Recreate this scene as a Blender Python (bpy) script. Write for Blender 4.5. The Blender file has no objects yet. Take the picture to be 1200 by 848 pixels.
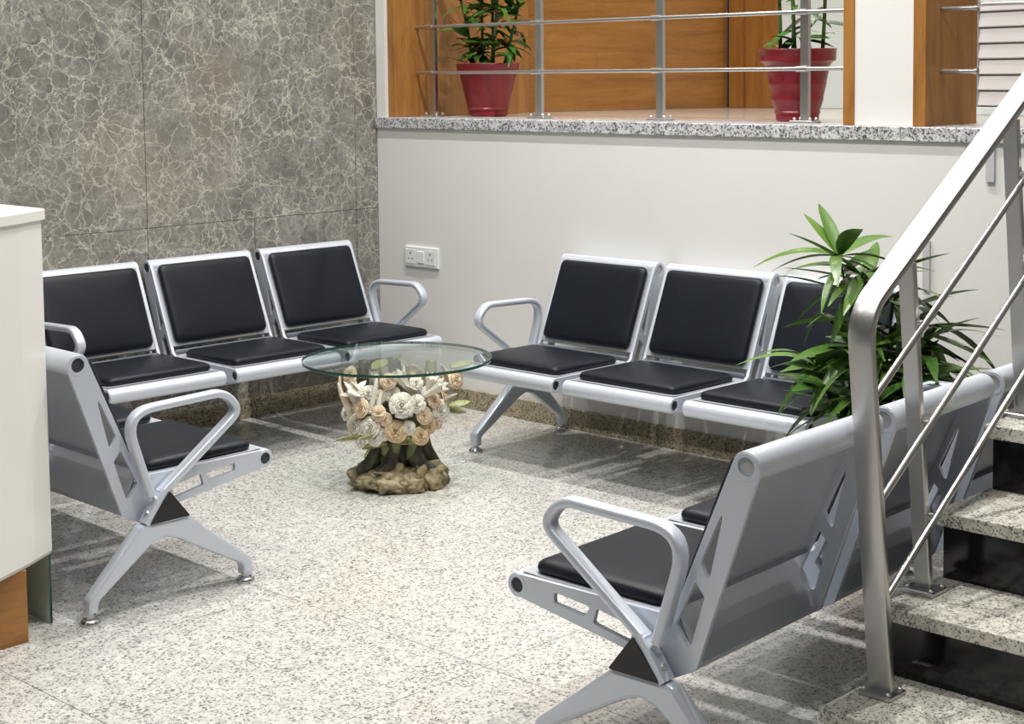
import bpy, bmesh, math, random
from mathutils import Vector, Matrix
S = bpy.context.scene
C = S.collection
PI = math.pi
R = math.radians

# ------------------------------------------------------------------ camera
cam_d = bpy.data.cameras.new('camera')
cam = bpy.data.objects.new('camera', cam_d)
C.objects.link(cam)
CAM = Vector((6.174, -5.3795, 1.6354))
yaw, pitch, roll = 0.7703, -0.0768, -0.0109
fw = Vector((-math.sin(yaw)*math.cos(pitch), math.cos(yaw)*math.cos(pitch), math.sin(pitch)))
r0 = Vector((math.cos(yaw), math.sin(yaw), 0))
u0 = r0.cross(fw)
rt = r0*math.cos(roll) + u0*math.sin(roll)
up = u0*math.cos(roll) - r0*math.sin(roll)
cam.matrix_world = Matrix(((rt.x, up.x, -fw.x, CAM.x), (rt.y, up.y, -fw.y, CAM.y), (rt.z, up.z, -fw.z, CAM.z), (0, 0, 0, 1)))
cam_d.sensor_width = 36
cam_d.lens = 1872.75/1200*36
cam_d.shift_y = -(424-228.07)/1200
cam_d.clip_start = 0.05
S.camera = cam

# ------------------------------------------------------------------ world, lights, exposure
w = bpy.data.worlds.new('world')
S.world = w
w.use_nodes = True
w.node_tree.nodes['Background'].inputs[0].default_value = (0.94, 0.97, 1.0, 1)
w.node_tree.nodes['Background'].inputs[1].default_value = 0.11
S.view_settings.view_transform = 'Standard'
S.view_settings.look = 'None'
S.view_settings.gamma = 1
S.view_settings.use_curve_mapping = False
S.view_settings.exposure = 0.12

def spot(x, y, z, power, col=(1, 0.98, 0.955), size=132, blend=1.0, rad=0.013):
    l = bpy.data.lights.new('downlight', 'SPOT')
    l.energy = power; l.color = col; l.spot_size = R(size); l.spot_blend = blend; l.shadow_soft_size = rad
    o = bpy.data.objects.new('downlight', l)
    o.location = (x, y, z)
    C.objects.link(o)
CEIL = 4.3
for (x, y, e) in ((0.75, -0.75, 190), (1.95, -0.75, 190), (3.2, -0.8, 190), (1.5, -2.2, 165), (3.0, -2.2, 165),
                  (4.4, -2.0, 200), (1.6, -4.0, 90), (3.4, -4.0, 110), (5.4, -3.6, 100)):
    spot(x, y, CEIL-0.06, e)
for (x, y, e) in ((0.9, 1.1, 60), (2.2, 1.0, 60), (3.9, 1.0, 60), (2.2, 2.2, 60)):
    spot(x, y, CEIL-0.06, e, (1, 0.95, 0.88))

# ------------------------------------------------------------------ materials
M = {}
def mat(name, col=(.8, .8, .8), rough=.5, metal=0., **kw):
    m = bpy.data.materials.new(name); m.use_nodes = True
    b = m.node_tree.nodes['Principled BSDF']
    b.inputs['Base Color'].default_value = (*col, 1)
    b.inputs['Roughness'].default_value = rough
    b.inputs['Metallic'].default_value = metal
    for k, v in kw.items(): b.inputs[k.replace('_', ' ')].default_value = v
    M[name] = m
    return m, m.node_tree.nodes, m.node_tree.links, b
def ramp(n, stops, interp='LINEAR'):
    r = n.new('ShaderNodeValToRGB'); r.color_ramp.interpolation = interp
    e = r.color_ramp.elements
    while len(e) < len(stops): e.new(0.5)
    for i, (p, c) in enumerate(stops):
        e[i].position = p; e[i].color = (*c, 1) if len(c) == 3 else c
    return r
def tex(n, l, kind, scale, coord, **kw):
    t = n.new(kind); t.inputs['Scale'].default_value = scale
    for k, v in kw.items():
        if k in t.inputs: t.inputs[k].default_value = v
        else: setattr(t, k, v)
    l.new(coord, t.inputs['Vector'])
    return t
def mix(n, l, a, b, f, mode='MIX'):
    x = n.new('ShaderNodeMix'); x.data_type = 'RGBA'; x.blend_type = mode
    for s, v in ((x.inputs[6], a), (x.inputs[7], b), (x.inputs[0], f)):
        if hasattr(v, 'links') or hasattr(v, 'is_linked'): l.new(v, s)
        elif isinstance(v, (tuple, list)): s.default_value = (*v, 1)
        else: s.default_value = v
    return x.outputs[2]
def objco(n, l, scale=(1, 1, 1), rot=(0, 0, 0)):
    t = n.new('ShaderNodeTexCoord'); mp = n.new('ShaderNodeMapping')
    mp.inputs['Scale'].default_value = scale; mp.inputs['Rotation'].default_value = rot
    l.new(t.outputs['Object'], mp.inputs['Vector'])
    return mp.outputs[0]
def bump(n, l, b, h, strength=.2, dist=.01):
    x = n.new('ShaderNodeBump'); x.inputs['Strength'].default_value = strength; x.inputs['Distance'].default_value = dist
    l.new(h, x.inputs['Height']); l.new(x.outputs[0], b.inputs['Normal'])

def granite(name, base1, base2, fleck, dark, rough, sc=1.0, amount=.5, use_random=True):
    m, n, l, b = mat(name, rough=rough)
    co = objco(n, l)
    n1 = tex(n, l, 'ShaderNodeTexNoise', 28*sc, co, Detail=6, Roughness=.7)
    c = mix(n, l, base1, base2, ramp_out(n, l, n1.outputs[0], [(.38, (0, 0, 0)), (.62, (1, 1, 1))]))
    n0 = tex(n, l, 'ShaderNodeTexNoise', 1.6, co, Detail=3)
    c = mix(n, l, c, (0.62, 0.52, 0.36), ramp_out(n, l, n0.outputs[0], [(.52, (0, 0, 0)), (.75, (.22, .22, .22))]))
    dco = n.new('ShaderNodeVectorMath'); dco.operation = 'ADD'
    nn = tex(n, l, 'ShaderNodeTexNoise', 90*sc, co, Detail=2)
    sv = n.new('ShaderNodeVectorMath'); sv.operation = 'SCALE'; sv.inputs[3].default_value = .012/sc
    l.new(nn.outputs['Color'], sv.inputs[0]); l.new(co, dco.inputs[0]); l.new(sv.outputs[0], dco.inputs[1])
    v1 = tex(n, l, 'ShaderNodeTexVoronoi', 120*sc, dco.outputs[0])
    g = n.new('ShaderNodeSeparateColor'); l.new(v1.outputs['Color'], g.inputs[0])
    c = mix(n, l, c, fleck, ramp_out(n, l, g.outputs[0], [(.70-.2*amount, (0, 0, 0)), (.95, (.7, .7, .7))]))
    v2 = tex(n, l, 'ShaderNodeTexVoronoi', 170*sc, dco.outputs[0])
    g2 = n.new('ShaderNodeSeparateColor'); l.new(v2.outputs['Color'], g2.inputs[0])
    n2 = tex(n, l, 'ShaderNodeTexNoise', 14*sc, co, Detail=3)
    ma = n.new('ShaderNodeMath'); ma.operation = 'MULTIPLY_ADD'; ma.inputs[1].default_value = .5; l.new(n2.outputs[0], ma.inputs[0]); l.new(g2.outputs[1], ma.inputs[2])
    c = mix(n, l, c, dark, ramp_out(n, l, ma.outputs[0], [(1.10-.13*amount, (0, 0, 0)), (1.2-.13*amount, (.8, .8, .8))]))
    l.new(c, b.inputs['Base Color'])
    return m
def ramp_out(n, l, src, stops):
    k = max(1., max(p for p, _ in stops))
    if k > 1:
        d = n.new('ShaderNodeMath'); d.operation = 'DIVIDE'; d.inputs[1].default_value = k; l.new(src, d.inputs[0]); src = d.outputs[0]
        stops = [(p/k, c) for p, c in stops]
    r = ramp(n, stops); l.new(src, r.inputs[0]); return r.outputs[0]

granite('floor_granite', (.66, .645, .60), (.54, .53, .505), (.34, .335, .325), (.10, .097, .09), .16, 1.0, .5)
granite('stair_granite', (.80, .77, .68), (.70, .67, .58), (.42, .40, .36), (.08, .075, .07), .22, 1.25, .62)
granite('ledge_granite', (.72, .72, .73), (.55, .55, .57), (.24, .24, .26), (.03, .03, .035), .25, .85, 1.2)
granite('skirting_granite', (.50, .42, .28), (.36, .31, .21), (.20, .17, .12), (.05, .045, .035), .2, 1.0, 1.2)
mat('grout', (.34, .32, .28), .8)
mat('black_granite', (.006, .006, .007), .12)

# grey marble with cream veins
m, n, l, b = mat('grey_marble', rough=.22)
co = objco(n, l)
nz = tex(n, l, 'ShaderNodeTexNoise', 3.2, co, Detail=5, Roughness=.6)
sv = n.new('ShaderNodeVectorMath'); sv.operation = 'SCALE'; sv.inputs[3].default_value = .16
sv2 = n.new('ShaderNodeVectorMath'); sv2.operation = 'SCALE'; sv2.inputs[3].default_value = .05
nzb = tex(n, l, 'ShaderNodeTexNoise', 22, co, Detail=3)
ad = n.new('ShaderNodeVectorMath'); ad2 = n.new('ShaderNodeVectorMath')
l.new(nz.outputs['Color'], sv.inputs[0]); l.new(nzb.outputs['Color'], sv2.inputs[0])
l.new(co, ad.inputs[0]); l.new(sv.outputs[0], ad.inputs[1]); l.new(ad.outputs[0], ad2.inputs[0]); l.new(sv2.outputs[0], ad2.inputs[1])
dc = ad2.outputs[0]
base = tex(n, l, 'ShaderNodeTexNoise', 4.5, co, Detail=8, Roughness=.7)
c = mix(n, l, (.14, .134, .12), (.29, .28, .255), ramp_out(n, l, base.outputs[0], [(.33, (0, 0, 0)), (.66, (1, 1, 1))]))
mott = tex(n, l, 'ShaderNodeTexVoronoi', 26, dc, feature='SMOOTH_F1')
c = mix(n, l, c, (.10, .096, .088), ramp_out(n, l, mott.outputs[0], [(.05, (.7, .7, .7)), (.5, (0, 0, 0))]))
warm = tex(n, l, 'ShaderNodeTexNoise', 1.3, co, Detail=2)
c = mix(n, l, c, (.36, .30, .22), ramp_out(n, l, warm.outputs[0], [(.5, (0, 0, 0)), (.75, (.5, .5, .5))]))
for sc, wd, st, msk in ((7.5, .026, .8, 2.2), (13.5, .036, .75, 3.1), (27, .055, .38, 4.5), (2.6, .008, .75, 1.5)):
    vv = tex(n, l, 'ShaderNodeTexVoronoi', sc, dc, feature='DISTANCE_TO_EDGE')
    k = ramp_out(n, l, vv.outputs[0], [(0, (1, 1, 1)), (wd*.35, (.6, .6, .6)), (wd, (0, 0, 0))])
    mk = tex(n, l, 'ShaderNodeTexNoise', msk, co, Detail=4)
    kk = ramp_out(n, l, mk.outputs[0], [(.34, (0, 0, 0)), (.56, (st, st, st))])
    mu = n.new('ShaderNodeMath'); mu.operation = 'MULTIPLY'; l.new(k, mu.inputs[0]); l.new(kk, mu.inputs[1])
    c = mix(n, l, c, (.62, .585, .49), mu.outputs[0])
l.new(c, b.inputs['Base Color'])

def paint(name, col, rough=.5, var=.04):
    m, n, l, b = mat(name, col, rough)
    co = objco(n, l)
    nz = tex(n, l, 'ShaderNodeTexNoise', 2.2, co, Detail=4)
    l.new(mix(n, l, tuple(x*(1-var) for x in col), tuple(min(1, x*(1+var)) for x in col), nz.outputs[0]), b.inputs['Base Color'])
    fn = tex(n, l, 'ShaderNodeTexNoise', 160, co, Detail=2)
    bump(n, l, b, fn.outputs[0], .04, .002)
    return m
paint('white_wall', (.80, .785, .755), .45)
paint('white_ceiling', (.85, .85, .83), .7)
paint('cream_laminate', (.78, .77, .725), .3, .01)
paint('pale_glass_wall', (.80, .90, .91), .2, .02)
paint('white_board', (.80, .80, .82), .4, .02)
paint('grey_column', (.55, .54, .56), .5, .02)
paint('white_plastic', (.86, .86, .85), .3, .01)
paint('socket_grey', (.25, .25, .25), .5, .01)
paint('dark_gap', (.01, .01, .012), .6, .01)

def wood(name, rotscale, c1, c2, c3, rough=.35):
    m, n, l, b = mat(name, rough=rough)
    co = objco(n, l, rotscale)
    n1 = tex(n, l, 'ShaderNodeTexNoise', 2.0, co, Detail=7, Roughness=.65, Distortion=.6)
    n2 = tex(n, l, 'ShaderNodeTexNoise', 14, co, Detail=4, Roughness=.6)
    c = mix(n, l, c1, c2, ramp_out(n, l, n1.outputs[0], [(.35, (0, 0, 0)), (.65, (1, 1, 1))]))
    c = mix(n, l, c, c3, ramp_out(n, l, n2.outputs[0], [(.55, (0, 0, 0)), (.75, (.6, .6, .6))]))
    l.new(c, b.inputs['Base Color'])
WC = ((.40, .185, .045), (.28, .115, .024), (.15, .058, .013))
wood('wood_vertical', (7, 7, .8), *WC)
wood('wood_horizontal', (.9, .9, 8), *WC)

def metal(name, col, rough, sc, metalv=1.0):
    m, n, l, b = mat(name, col, rough, metalv)
    co = objco(n, l, sc)
    nz = tex(n, l, 'ShaderNodeTexNoise', 30, co, Detail=3)
    r = n.new('ShaderNodeMapRange'); r.inputs[3].default_value = rough*.75; r.inputs[4].default_value = rough*1.35
    l.new(nz.outputs[0], r.inputs[0]); l.new(r.outputs[0], b.inputs['Roughness'])
metal('brushed_steel', (.57, .56, .545), .31, (9, 9, .6))
metal('chrome', (.62, .62, .62), .12, (1, 1, 1))
metal('silver_paint', (.63, .675, .75), .36, (6, 6, 6), .35)
mat('zinc_bolt', (.7, .7, .68), .3, .9)
# perforated silver sheet: fine dot pattern
m, n, l, b = mat('perforated_sheet', (.50, .53, .58), .36, .35)
tc = n.new('ShaderNodeTexCoord'); sp = n.new('ShaderNodeSeparateXYZ'); l.new(tc.outputs['UV'], sp.inputs[0])
def mth(op, a, bb):
    x = n.new('ShaderNodeMath'); x.operation = op
    for i, v in enumerate((a, bb)):
        if v is None: continue
        if isinstance(v, (int, float)): x.inputs[i].default_value = v
        else: l.new(v, x.inputs[i])
    return x.outputs[0]
fx = mth('SUBTRACT', mth('FRACT', mth('MULTIPLY', sp.outputs[0], 160.), None), .5)
fy = mth('SUBTRACT', mth('FRACT', mth('MULTIPLY', sp.outputs[1], 160.), None), .5)
dd = mth('ADD', mth('MULTIPLY', fx, fx), mth('MULTIPLY', fy, fy))
dot = mth('LESS_THAN', dd, .055)
l.new(mix(n, l, (.53, .56, .61), (.46, .485, .53), dot), b.inputs['Base Color'])

m, n, l, b = mat('black_leather', (.012, .013, .016), .42, Specular_IOR_Level=.25)
co = objco(n, l)
nz = tex(n, l, 'ShaderNodeTexVoronoi', 420, co)
bump(n, l, b, nz.outputs[0], .08, .002)
n1 = tex(n, l, 'ShaderNodeTexNoise', 5, co, Detail=4)
l.new(mix(n, l, (.0055, .0075, .0125), (.008, .011, .018), n1.outputs[0]), b.inputs['Base Color'])
mat('black_plastic', (.012, .012, .013), .45)
mat('grey_plug', (.03, .033, .04), .5)
mat('pale_plug', (.45, .46, .47), .4, .3)

def leafmat(name, c1, c2, c3):
    m, n, l, b = mat(name, rough=.32)
    oi = n.new('ShaderNodeObjectInfo')
    tcn = n.new('ShaderNodeTexCoord'); s2 = n.new('ShaderNodeSeparateXYZ'); l.new(tcn.outputs['Object'], s2.inputs[0])
    c = mix(n, l, c1, c2, oi.outputs['Random'])
    nz = tex(n, l, 'ShaderNodeTexNoise', 12, objco(n, l, (8, 1, 1)), Detail=2)
    c = mix(n, l, c, c3, ramp_out(n, l, nz.outputs[0], [(.5, (0, 0, 0)), (.7, (.5, .5, .5))]))
    l.new(c, b.inputs['Base Color'])
    b.inputs['Transmission Weight'].default_value = 0
    b.inputs['Subsurface Weight'].default_value = 0
leafmat('leaf_green', (.035, .10, .016), (.09, .19, .025), (.18, .28, .06))
leafmat('leaf_dark', (.02, .075, .012), (.06, .16, .02), (.12, .22, .04))
mat('stem_green', (.05, .09, .02), .5)
mat('soil', (.03, .02, .012), .9)
m, n, l, b = mat('red_plastic', (.20, .010, .014), .34)
nz = tex(n, l, 'ShaderNodeTexNoise', 9, objco(n, l), Detail=4)
l.new(mix(n, l, (.17, .008, .014), (.24, .014, .018), nz.outputs[0]), b.inputs['Base Color'])

def ceramic(name, c1, c2, c3, sc=14, rough=.45, bp=.3):
    m, n, l, b = mat(name, rough=rough)
    co = objco(n, l)
    nz = tex(n, l, 'ShaderNodeTexNoise', sc, co, Detail=5, Roughness=.6)
    l.new(ramp_out(n, l, nz.outputs[0], [(.33, c1), (.5, c2), (.66, c3)]), b.inputs['Base Color'])
    bump(n, l, b, nz.outputs[0], bp, .01)
ceramic('rock_ceramic', (.05, .04, .02), (.26, .21, .11), (.50, .42, .26), 16)
ceramic('trunk_ceramic', (.018, .015, .012), (.055, .045, .032), (.12, .12, .06), 14)
ceramic('branch_ceramic', (.05, .06, .02), (.16, .19, .07), (.28, .27, .13), 18)
ceramic('rose_white', (.66, .58, .47), (.78, .72, .63), (.84, .80, .74), 8, .4, .05)
ceramic('rose_peach', (.62, .40, .22), (.76, .58, .40), (.82, .70, .56), 12, .4, .05)
ceramic('rose_tan', (.50, .30, .13), (.66, .48, .28), (.74, .62, .45), 12, .4, .05)
ceramic('leaf_ceramic', (.12, .15, .04), (.30, .31, .12), (.48, .40, .20), 12, .4, .1)

# table glass: clear sheet, green edge
def glassmat(name, tint, fac_ior, gl=(1, 1, 1)):
    m = bpy.data.materials.new(name); m.use_nodes = True; n = m.node_tree.nodes; l = m.node_tree.links
    for x in list(n):
        if x.type != 'OUTPUT_MATERIAL': n.remove(x)
    out = [x for x in n if x.type == 'OUTPUT_MATERIAL'][0]
    t = n.new('ShaderNodeBsdfTransparent'); t.inputs[0].default_value = (*tint, 1)
    g = n.new('ShaderNodeBsdfGlossy'); g.inputs['Roughness'].default_value = .02; g.inputs[0].default_value = (*gl, 1)
    lw = n.new('ShaderNodeLayerWeight'); lw.inputs[0].default_value = .5
    pw = n.new('ShaderNodeMath'); pw.operation = 'POWER'; pw.inputs[1].default_value = 5; l.new(lw.outputs['Facing'], pw.inputs[0])
    f = n.new('ShaderNodeMath'); f.operation = 'MULTIPLY_ADD'; f.inputs[1].default_value = fac_ior; f.inputs[2].default_value = .035; l.new(pw.outputs[0], f.inputs[0])
    mx = n.new('ShaderNodeMixShader'); l.new(f.outputs[0], mx.inputs[0]); l.new(t.outputs[0], mx.inputs[1]); l.new(g.outputs[0], mx.inputs[2])
    l.new(mx.outputs[0], out.inputs[0]); M[name] = m
glassmat('clear_glass', (.93, .975, .955), .7)
mat('glass_panel', (.56, .70, .63), .15, Alpha=.9)
mat('glass_edge', (.004, .055, .04), .08)

# ------------------------------------------------------------------ mesh helpers
def finish(name, bm, m, parent=None, smooth=False, angle=None):
    me = bpy.data.meshes.new(name)
    bmesh.ops.recalc_face_normals(bm, faces=bm.faces)
    bm.to_mesh(me); bm.free()
    return link(name, me, m, parent, smooth, angle)
def link(name, me, m, parent=None, smooth=False, angle=None):
    if m is not None:
        me.materials.clear()
        for mm in (m if isinstance(m, (list, tuple)) else [m]): me.materials.append(M[mm])
    if smooth:
        for p in me.polygons: p.use_smooth = True
        if angle: me.set_sharp_from_angle(angle=R(angle))
    o = bpy.data.objects.new(name, me); C.objects.link(o)
    if parent: o.parent = parent
    return o
def empty(name, loc=(0, 0, 0), rz=0, parent=None):
    o = bpy.data.objects.new(name, None); C.objects.link(o); o.location = loc; o.rotation_euler = (0, 0, rz)
    o.empty_display_size = .1
    if parent: o.parent = parent
    return o
def tag(o, label=None, cat=None, group=None, kind=None):
    if label: o['label'] = label
    if cat: o['category'] = cat
    if group: o['group'] = group
    if kind: o['kind'] = kind
    return o
def box(bm, x0, x1, y0, y1, z0, z1, bev=0, seg=1):
    vs = [bm.verts.new((x, y, z)) for z in (z0, z1) for y in (y0, y1) for x in (x0, x1)]
    fs = [(0, 2, 3, 1), (4, 5, 7, 6), (0, 1, 5, 4), (2, 6, 7, 3), (0, 4, 6, 2), (1, 3, 7, 5)]
    faces = [bm.faces.new([vs[i] for i in f]) for f in fs]
    if bev:
        es = list({e for f in faces for e in f.edges})
        bmesh.ops.bevel(bm, geom=es, offset=bev, segments=seg, affect='EDGES', profile=.5)
    return bm
def boxo(name, b6, m, parent=None, bev=0, seg=1):
    return finish(name, box(bmesh.new(), *b6, bev, seg), m, parent)
def loft(bm, rings, closed=True, cap=True):
    vr = [[bm.verts.new(p) for p in r] for r in rings]
    k = len(vr[0])
    for a, c in zip(vr, vr[1:]):
        for i in range(k if closed else k-1):
            j = (i+1) % k
            bm.faces.new((a[i], a[j], c[j], c[i]))
    if cap:
        bm.faces.new(vr[0][::-1]); bm.faces.new(vr[-1])
    return vr
def frames(pts, upv):
    out = []
    for i, p in enumerate(pts):
        a = pts[max(0, i-1)]; c = pts[min(len(pts)-1, i+1)]
        t = (Vector(c)-Vector(a)).normalized()
        s = t.cross(upv)
        if s.length < 1e-4: s = t.orthogonal()
        s.normalize(); out.append((Vector(p), t, s, s.cross(t).normalized()))
    return out
def sweep(bm, pts, section, upv=Vector((0, 0, 1)), cap=True, scale=None):
    rings = []
    for i, (p, t, s, u) in enumerate(frames(pts, upv)):
        k = scale[i] if scale else 1
        rings.append([p + s*(a*k) + u*(b_*k) for a, b_ in section])
    return loft(bm, rings, True, cap)
def circ(r, k=12): return [(r*math.cos(2*PI*i/k), r*math.sin(2*PI*i/k)) for i in range(k)]
def rrect(wd, ht, r, k=3):
    o = []
    for cx, cy, a0 in ((wd/2-r, ht/2-r, 0), (-wd/2+r, ht/2-r, 90), (-wd/2+r, -ht/2+r, 180), (wd/2-r, -ht/2+r, 270)):
        for i in range(k+1):
            a = R(a0+90*i/k); o.append((cx+r*math.cos(a), cy+r*math.sin(a)))
    return o
def tube(bm, p, q, r, k=12):
    p, q = Vector(p), Vector(q)
    d = (q-p).normalized(); upv = Vector((0, 0, 1)) if abs(d.z) < .9 else Vector((1, 0, 0))
    return sweep(bm, [p, q], circ(r, k), upv)
def lathe(bm, prof, k=24, cx=0, cy=0):
    rings = [[(cx+r*math.cos(2*PI*i/k), cy+r*math.sin(2*PI*i/k), z) for i in range(k)] for r, z in prof]
    return loft(bm, rings)
def round_poly(pts, k=4):
    """pts: (x, y, r)"""
    out = []
    nn = len(pts)
    for i in range(nn):
        x, y, r = pts[i]
        p = Vector((x, y)); a = Vector(pts[i-1][:2]); c = Vector(pts[(i+1) % nn][:2])
        if r <= 0: out.append((x, y)); continue
        d1 = (a-p); d2 = (c-p); l1 = d1.length; l2 = d2.length; d1.normalize(); d2.normalize()
        ang = d1.angle(d2); t = min(r/math.tan(ang/2), l1*.48, l2*.48)
        s, e = p+d1*t, p+d2*t
        for j in range(k+1):
            u = j/k
            q = s*(1-u)**2 + p*2*u*(1-u) + e*u*u
            out.append((q.x, q.y))
    return out
def plate_mesh(name, outline, holes, half, bev=0.0):
    """flat plate with holes in the (y, z) plane, thickness along x"""
    cu = bpy.data.curves.new(name, 'CURVE'); cu.dimensions = '2D'; cu.fill_mode = 'BOTH'; cu.extrude = half-bev; cu.bevel_depth = bev
    cu.bevel_resolution = 1
    if bev: cu.offset = -bev
    for poly in [outline]+holes:
        sp_ = cu.splines.new('POLY'); sp_.points.add(len(poly)-1)
        for i, (x, y) in enumerate(poly): sp_.points[i].co = (x, y, 0, 1)
        sp_.use_cyclic_u = True
    o = bpy.data.objects.new(name, cu); C.objects.link(o)
    dg = bpy.context.evaluated_depsgraph_get()
    me = bpy.data.meshes.new_from_object(o.evaluated_get(dg))
    bpy.data.objects.remove(o); bpy.data.curves.remove(cu)
    me.transform(Matrix(((0, 0, 1, 0), (1, 0, 0, 0), (0, 1, 0, 0), (0, 0, 0, 1))))
    me.name = name
    return me

# ------------------------------------------------------------------ the setting
HB = 1.4115
fl = boxo('floor', (-.05, 8.2, -7.0, .1, -.12, -.012), 'grout'); tag(fl, kind='structure')
ys = [0]; y = -.515
while y > -7: ys.append(y); y -= .922
ys.append(-7.0)
xs = [0, .35]
while xs[-1] < 8.0: xs.append(xs[-1]+.922)
tm = {}
rnd = random.Random(3)
for i in range(len(xs)-1):
    for j in range(len(ys)-1):
        g = .0012
        boxo('tile', (xs[i]+g, xs[i+1]-g, ys[j+1]+g, ys[j]-g, -.014, 0), 'floor_granite', fl, .0006)
wl = boxo('wall_left', (-.16, -.021, -7.0, .10, 0, CEIL), 'grout'); tag(wl, kind='structure')
ycols = [0.0, -.147, -1.378, -2.61, -3.84, -5.07, -6.3, -7.0]
for a, bb in zip(ycols, ycols[1:]):
    for z0, z1 in ((0.0, .949), (.949, 2.18), (2.18, CEIL)):
        parts = [(a, bb)]
        if z0 == 0 and a == -.147: parts = [(-.147, -.781), (-.781, -1.378)]
        for p0, p1 in parts:
            boxo('marble_panel', (-.022, 0, p1+.0012, p0-.0012, z0+.0012, z1-.0012), 'grey_marble', wl, .001)
bl = boxo('baseboard_left', (0, .016, -7.0, -.0165, 0, .094), 'skirting_granite', None, .002); tag(bl, kind='structure')
wb = boxo('wall_back', (0, 8.2, 0, .10, 0, HB-.055), 'white_wall'); tag(wb, kind='structure')
bb_ = bmesh.new()
bbk = empty('baseboard_back'); tag(bbk, kind='structure')
xx = 0
while xx < 8.1:
    boxo('skirting_piece', (xx+.001, min(xx+.92, 8.2)-.001, -.016, 0, 0, .094), 'skirting_granite', bbk, .002); xx += .92
tr = empty('trim_1'); tag(tr, 'speckled grey granite ledge capping the white wall', None, kind='structure')
for a, bb in zip((0.0, 1.25, 2.62, 3.02, 3.25, 4.19), (1.25, 2.62, 3.02, 3.25, 4.19, 8.2)):
    boxo('ledge_stone', (a+.0006, bb-.0006, -.014, .30, HB-.055, HB), 'ledge_granite', tr, .003)
# balcony floor
m, n, l, b = mat('balcony_marble', (.62, .56, .48), .12)
nz = tex(n, l, 'ShaderNodeTexNoise', 3, objco(n, l), Detail=6)
l.new(mix(n, l, (.55, .47, .38), (.70, .65, .58), nz.outputs[0]), b.inputs['Base Color'])
bf = boxo('floor_balcony', (-.4, 8.2, .302, 3.2, HB-.12, HB-.002), 'balcony_marble'); tag(bf, 'polished beige marble floor of the raised level', kind='structure')
# upper wall column, left strip
uw = boxo('wall_upper_left', (.0005, .0665, 0, .19, HB+.0005, CEIL), 'white_wall'); tag(uw, kind='structure')
uc = boxo('wall_upper_column', (2.7855, 3.0415, .04, .22, HB+.0005, CEIL), 'white_wall'); tag(uc, kind='structure')
def jamb(name, b6, label):
    o = boxo(name, b6, 'wood_vertical', None, .002); tag(o, label, kind='structure'); return o
jamb('trim_2', (.067, .119, .02, .19, HB+.0005, CEIL), 'left wooden jamb of the balcony opening')
jamb('trim_3', (2.735, 2.785, .035, .19, HB+.0005, CEIL), 'wooden jamb left of the white column')
jamb('trim_4', (3.042, 3.096, .035, .14, HB+.0005, CEIL), 'wooden jamb right of the white column')
# deep side panels
o = boxo('wall_panel_left', (.05, .112, .191, 1.01, HB, CEIL), 'wood_vertical'); tag(o, kind='structure')
o = boxo('wall_panel_right', (3.042, 3.091, .141, .44, HB, CEIL), 'wood_vertical'); tag(o, kind='structure')
# angled back wall made of wide horizontal wooden boards
wk = empty('wall_balcony_back', (.06, 1.012, HB), math.atan2(2.30-1.012, .50-.06)); tag(wk, kind='structure')
Lb = math.hypot(2.30-1.012, .44)
zz = 0; k = 0
bh = [.17, .16, .20, .15, .18, .19, .17, .2, .2, .2, .27]
for hgt in bh:
    cuts = [0, Lb*(.35 if k % 2 else .66), Lb]
    for a, c_ in zip(cuts, cuts[1:]):
        boxo('board', (a+.0005, c_-.0005, 0, .03, zz+.0005, zz+hgt-.0005), 'wood_horizontal', wk)
    zz += hgt; k += 1
# door with frame beyond
dk = empty('door_1', (.50, 2.30, HB)); tag(dk, 'wooden door with vertical grain behind the red pot', kind='structure')
boxo('shadow_gap', (0, .035, .01, .03, 0, CEIL-HB), 'dark_gap', dk)
boxo('door_frame', (.036, .13, -.03, .03, 0, CEIL-HB), 'wood_vertical', dk, .003)
for i in range(2):
    boxo('door_board', (.131+.12*i+.0006, .131+.12*(i+1)-.0006, .0, .03, 0, CEIL-HB), 'wood_vertical', dk, .001)
o = boxo('wall_glazed', (.8715, 3.0, 2.30, 2.33, HB, CEIL), 'pale_glass_wall'); tag(o, kind='structure')
o = boxo('wall_rear', (-.4, 8.2, 3.2, 3.3, HB-.1, CEIL), 'white_wall'); tag(o, kind='structure')
o = boxo('ceiling', (-.4, 8.2, -7.0, 3.3, CEIL, CEIL+.1), 'white_ceiling'); tag(o, kind='structure')
# grey pillar at the far right of the upper level
o = boxo('wall_pillar', (3.08, 3.24, .95, 1.2, HB, CEIL), 'grey_column'); tag(o, kind='structure')

# white slatted shutter panel behind the right opening
sh = empty('slatted_screen', (2.50, 1.52, HB), R(-14)); tag(sh, 'white panel of overlapping horizontal boards right of the wooden jamb', 'screen')
boxo('end_post', (.0, .02, .0, .04, 0, .56), 'grey_column', sh)
for i in range(7):
    o = boxo('board', (.02, .42, -.006, .006, -.033, .033), 'white_board', sh, .003)
    o.location = (0, .018, .075+.073*i); o.rotation_euler = (R(-12), 0, 0)
boxo('backing', (.02, .42, .035, .045, 0.0, .56), 'grey_column', sh)
boxo('bottom_board', (.02, .42, -.002, .03, 0.0, .036), 'pale_glass_wall', sh, .002)

# narrow strips on the white wall by the stairs
o = boxo('trim_5', (3.369, 3.402, -.012, 0, 1.217, 1.3555), 'grey_column'); tag(o, 'narrow pale vertical strip under the granite ledge', kind='structure')
o = boxo('trim_6', (3.116, 3.145, -.012, 0, .80, .985), 'grey_column'); tag(o, 'narrow grey vertical strip on the white wall behind the plant', kind='structure')

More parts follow.
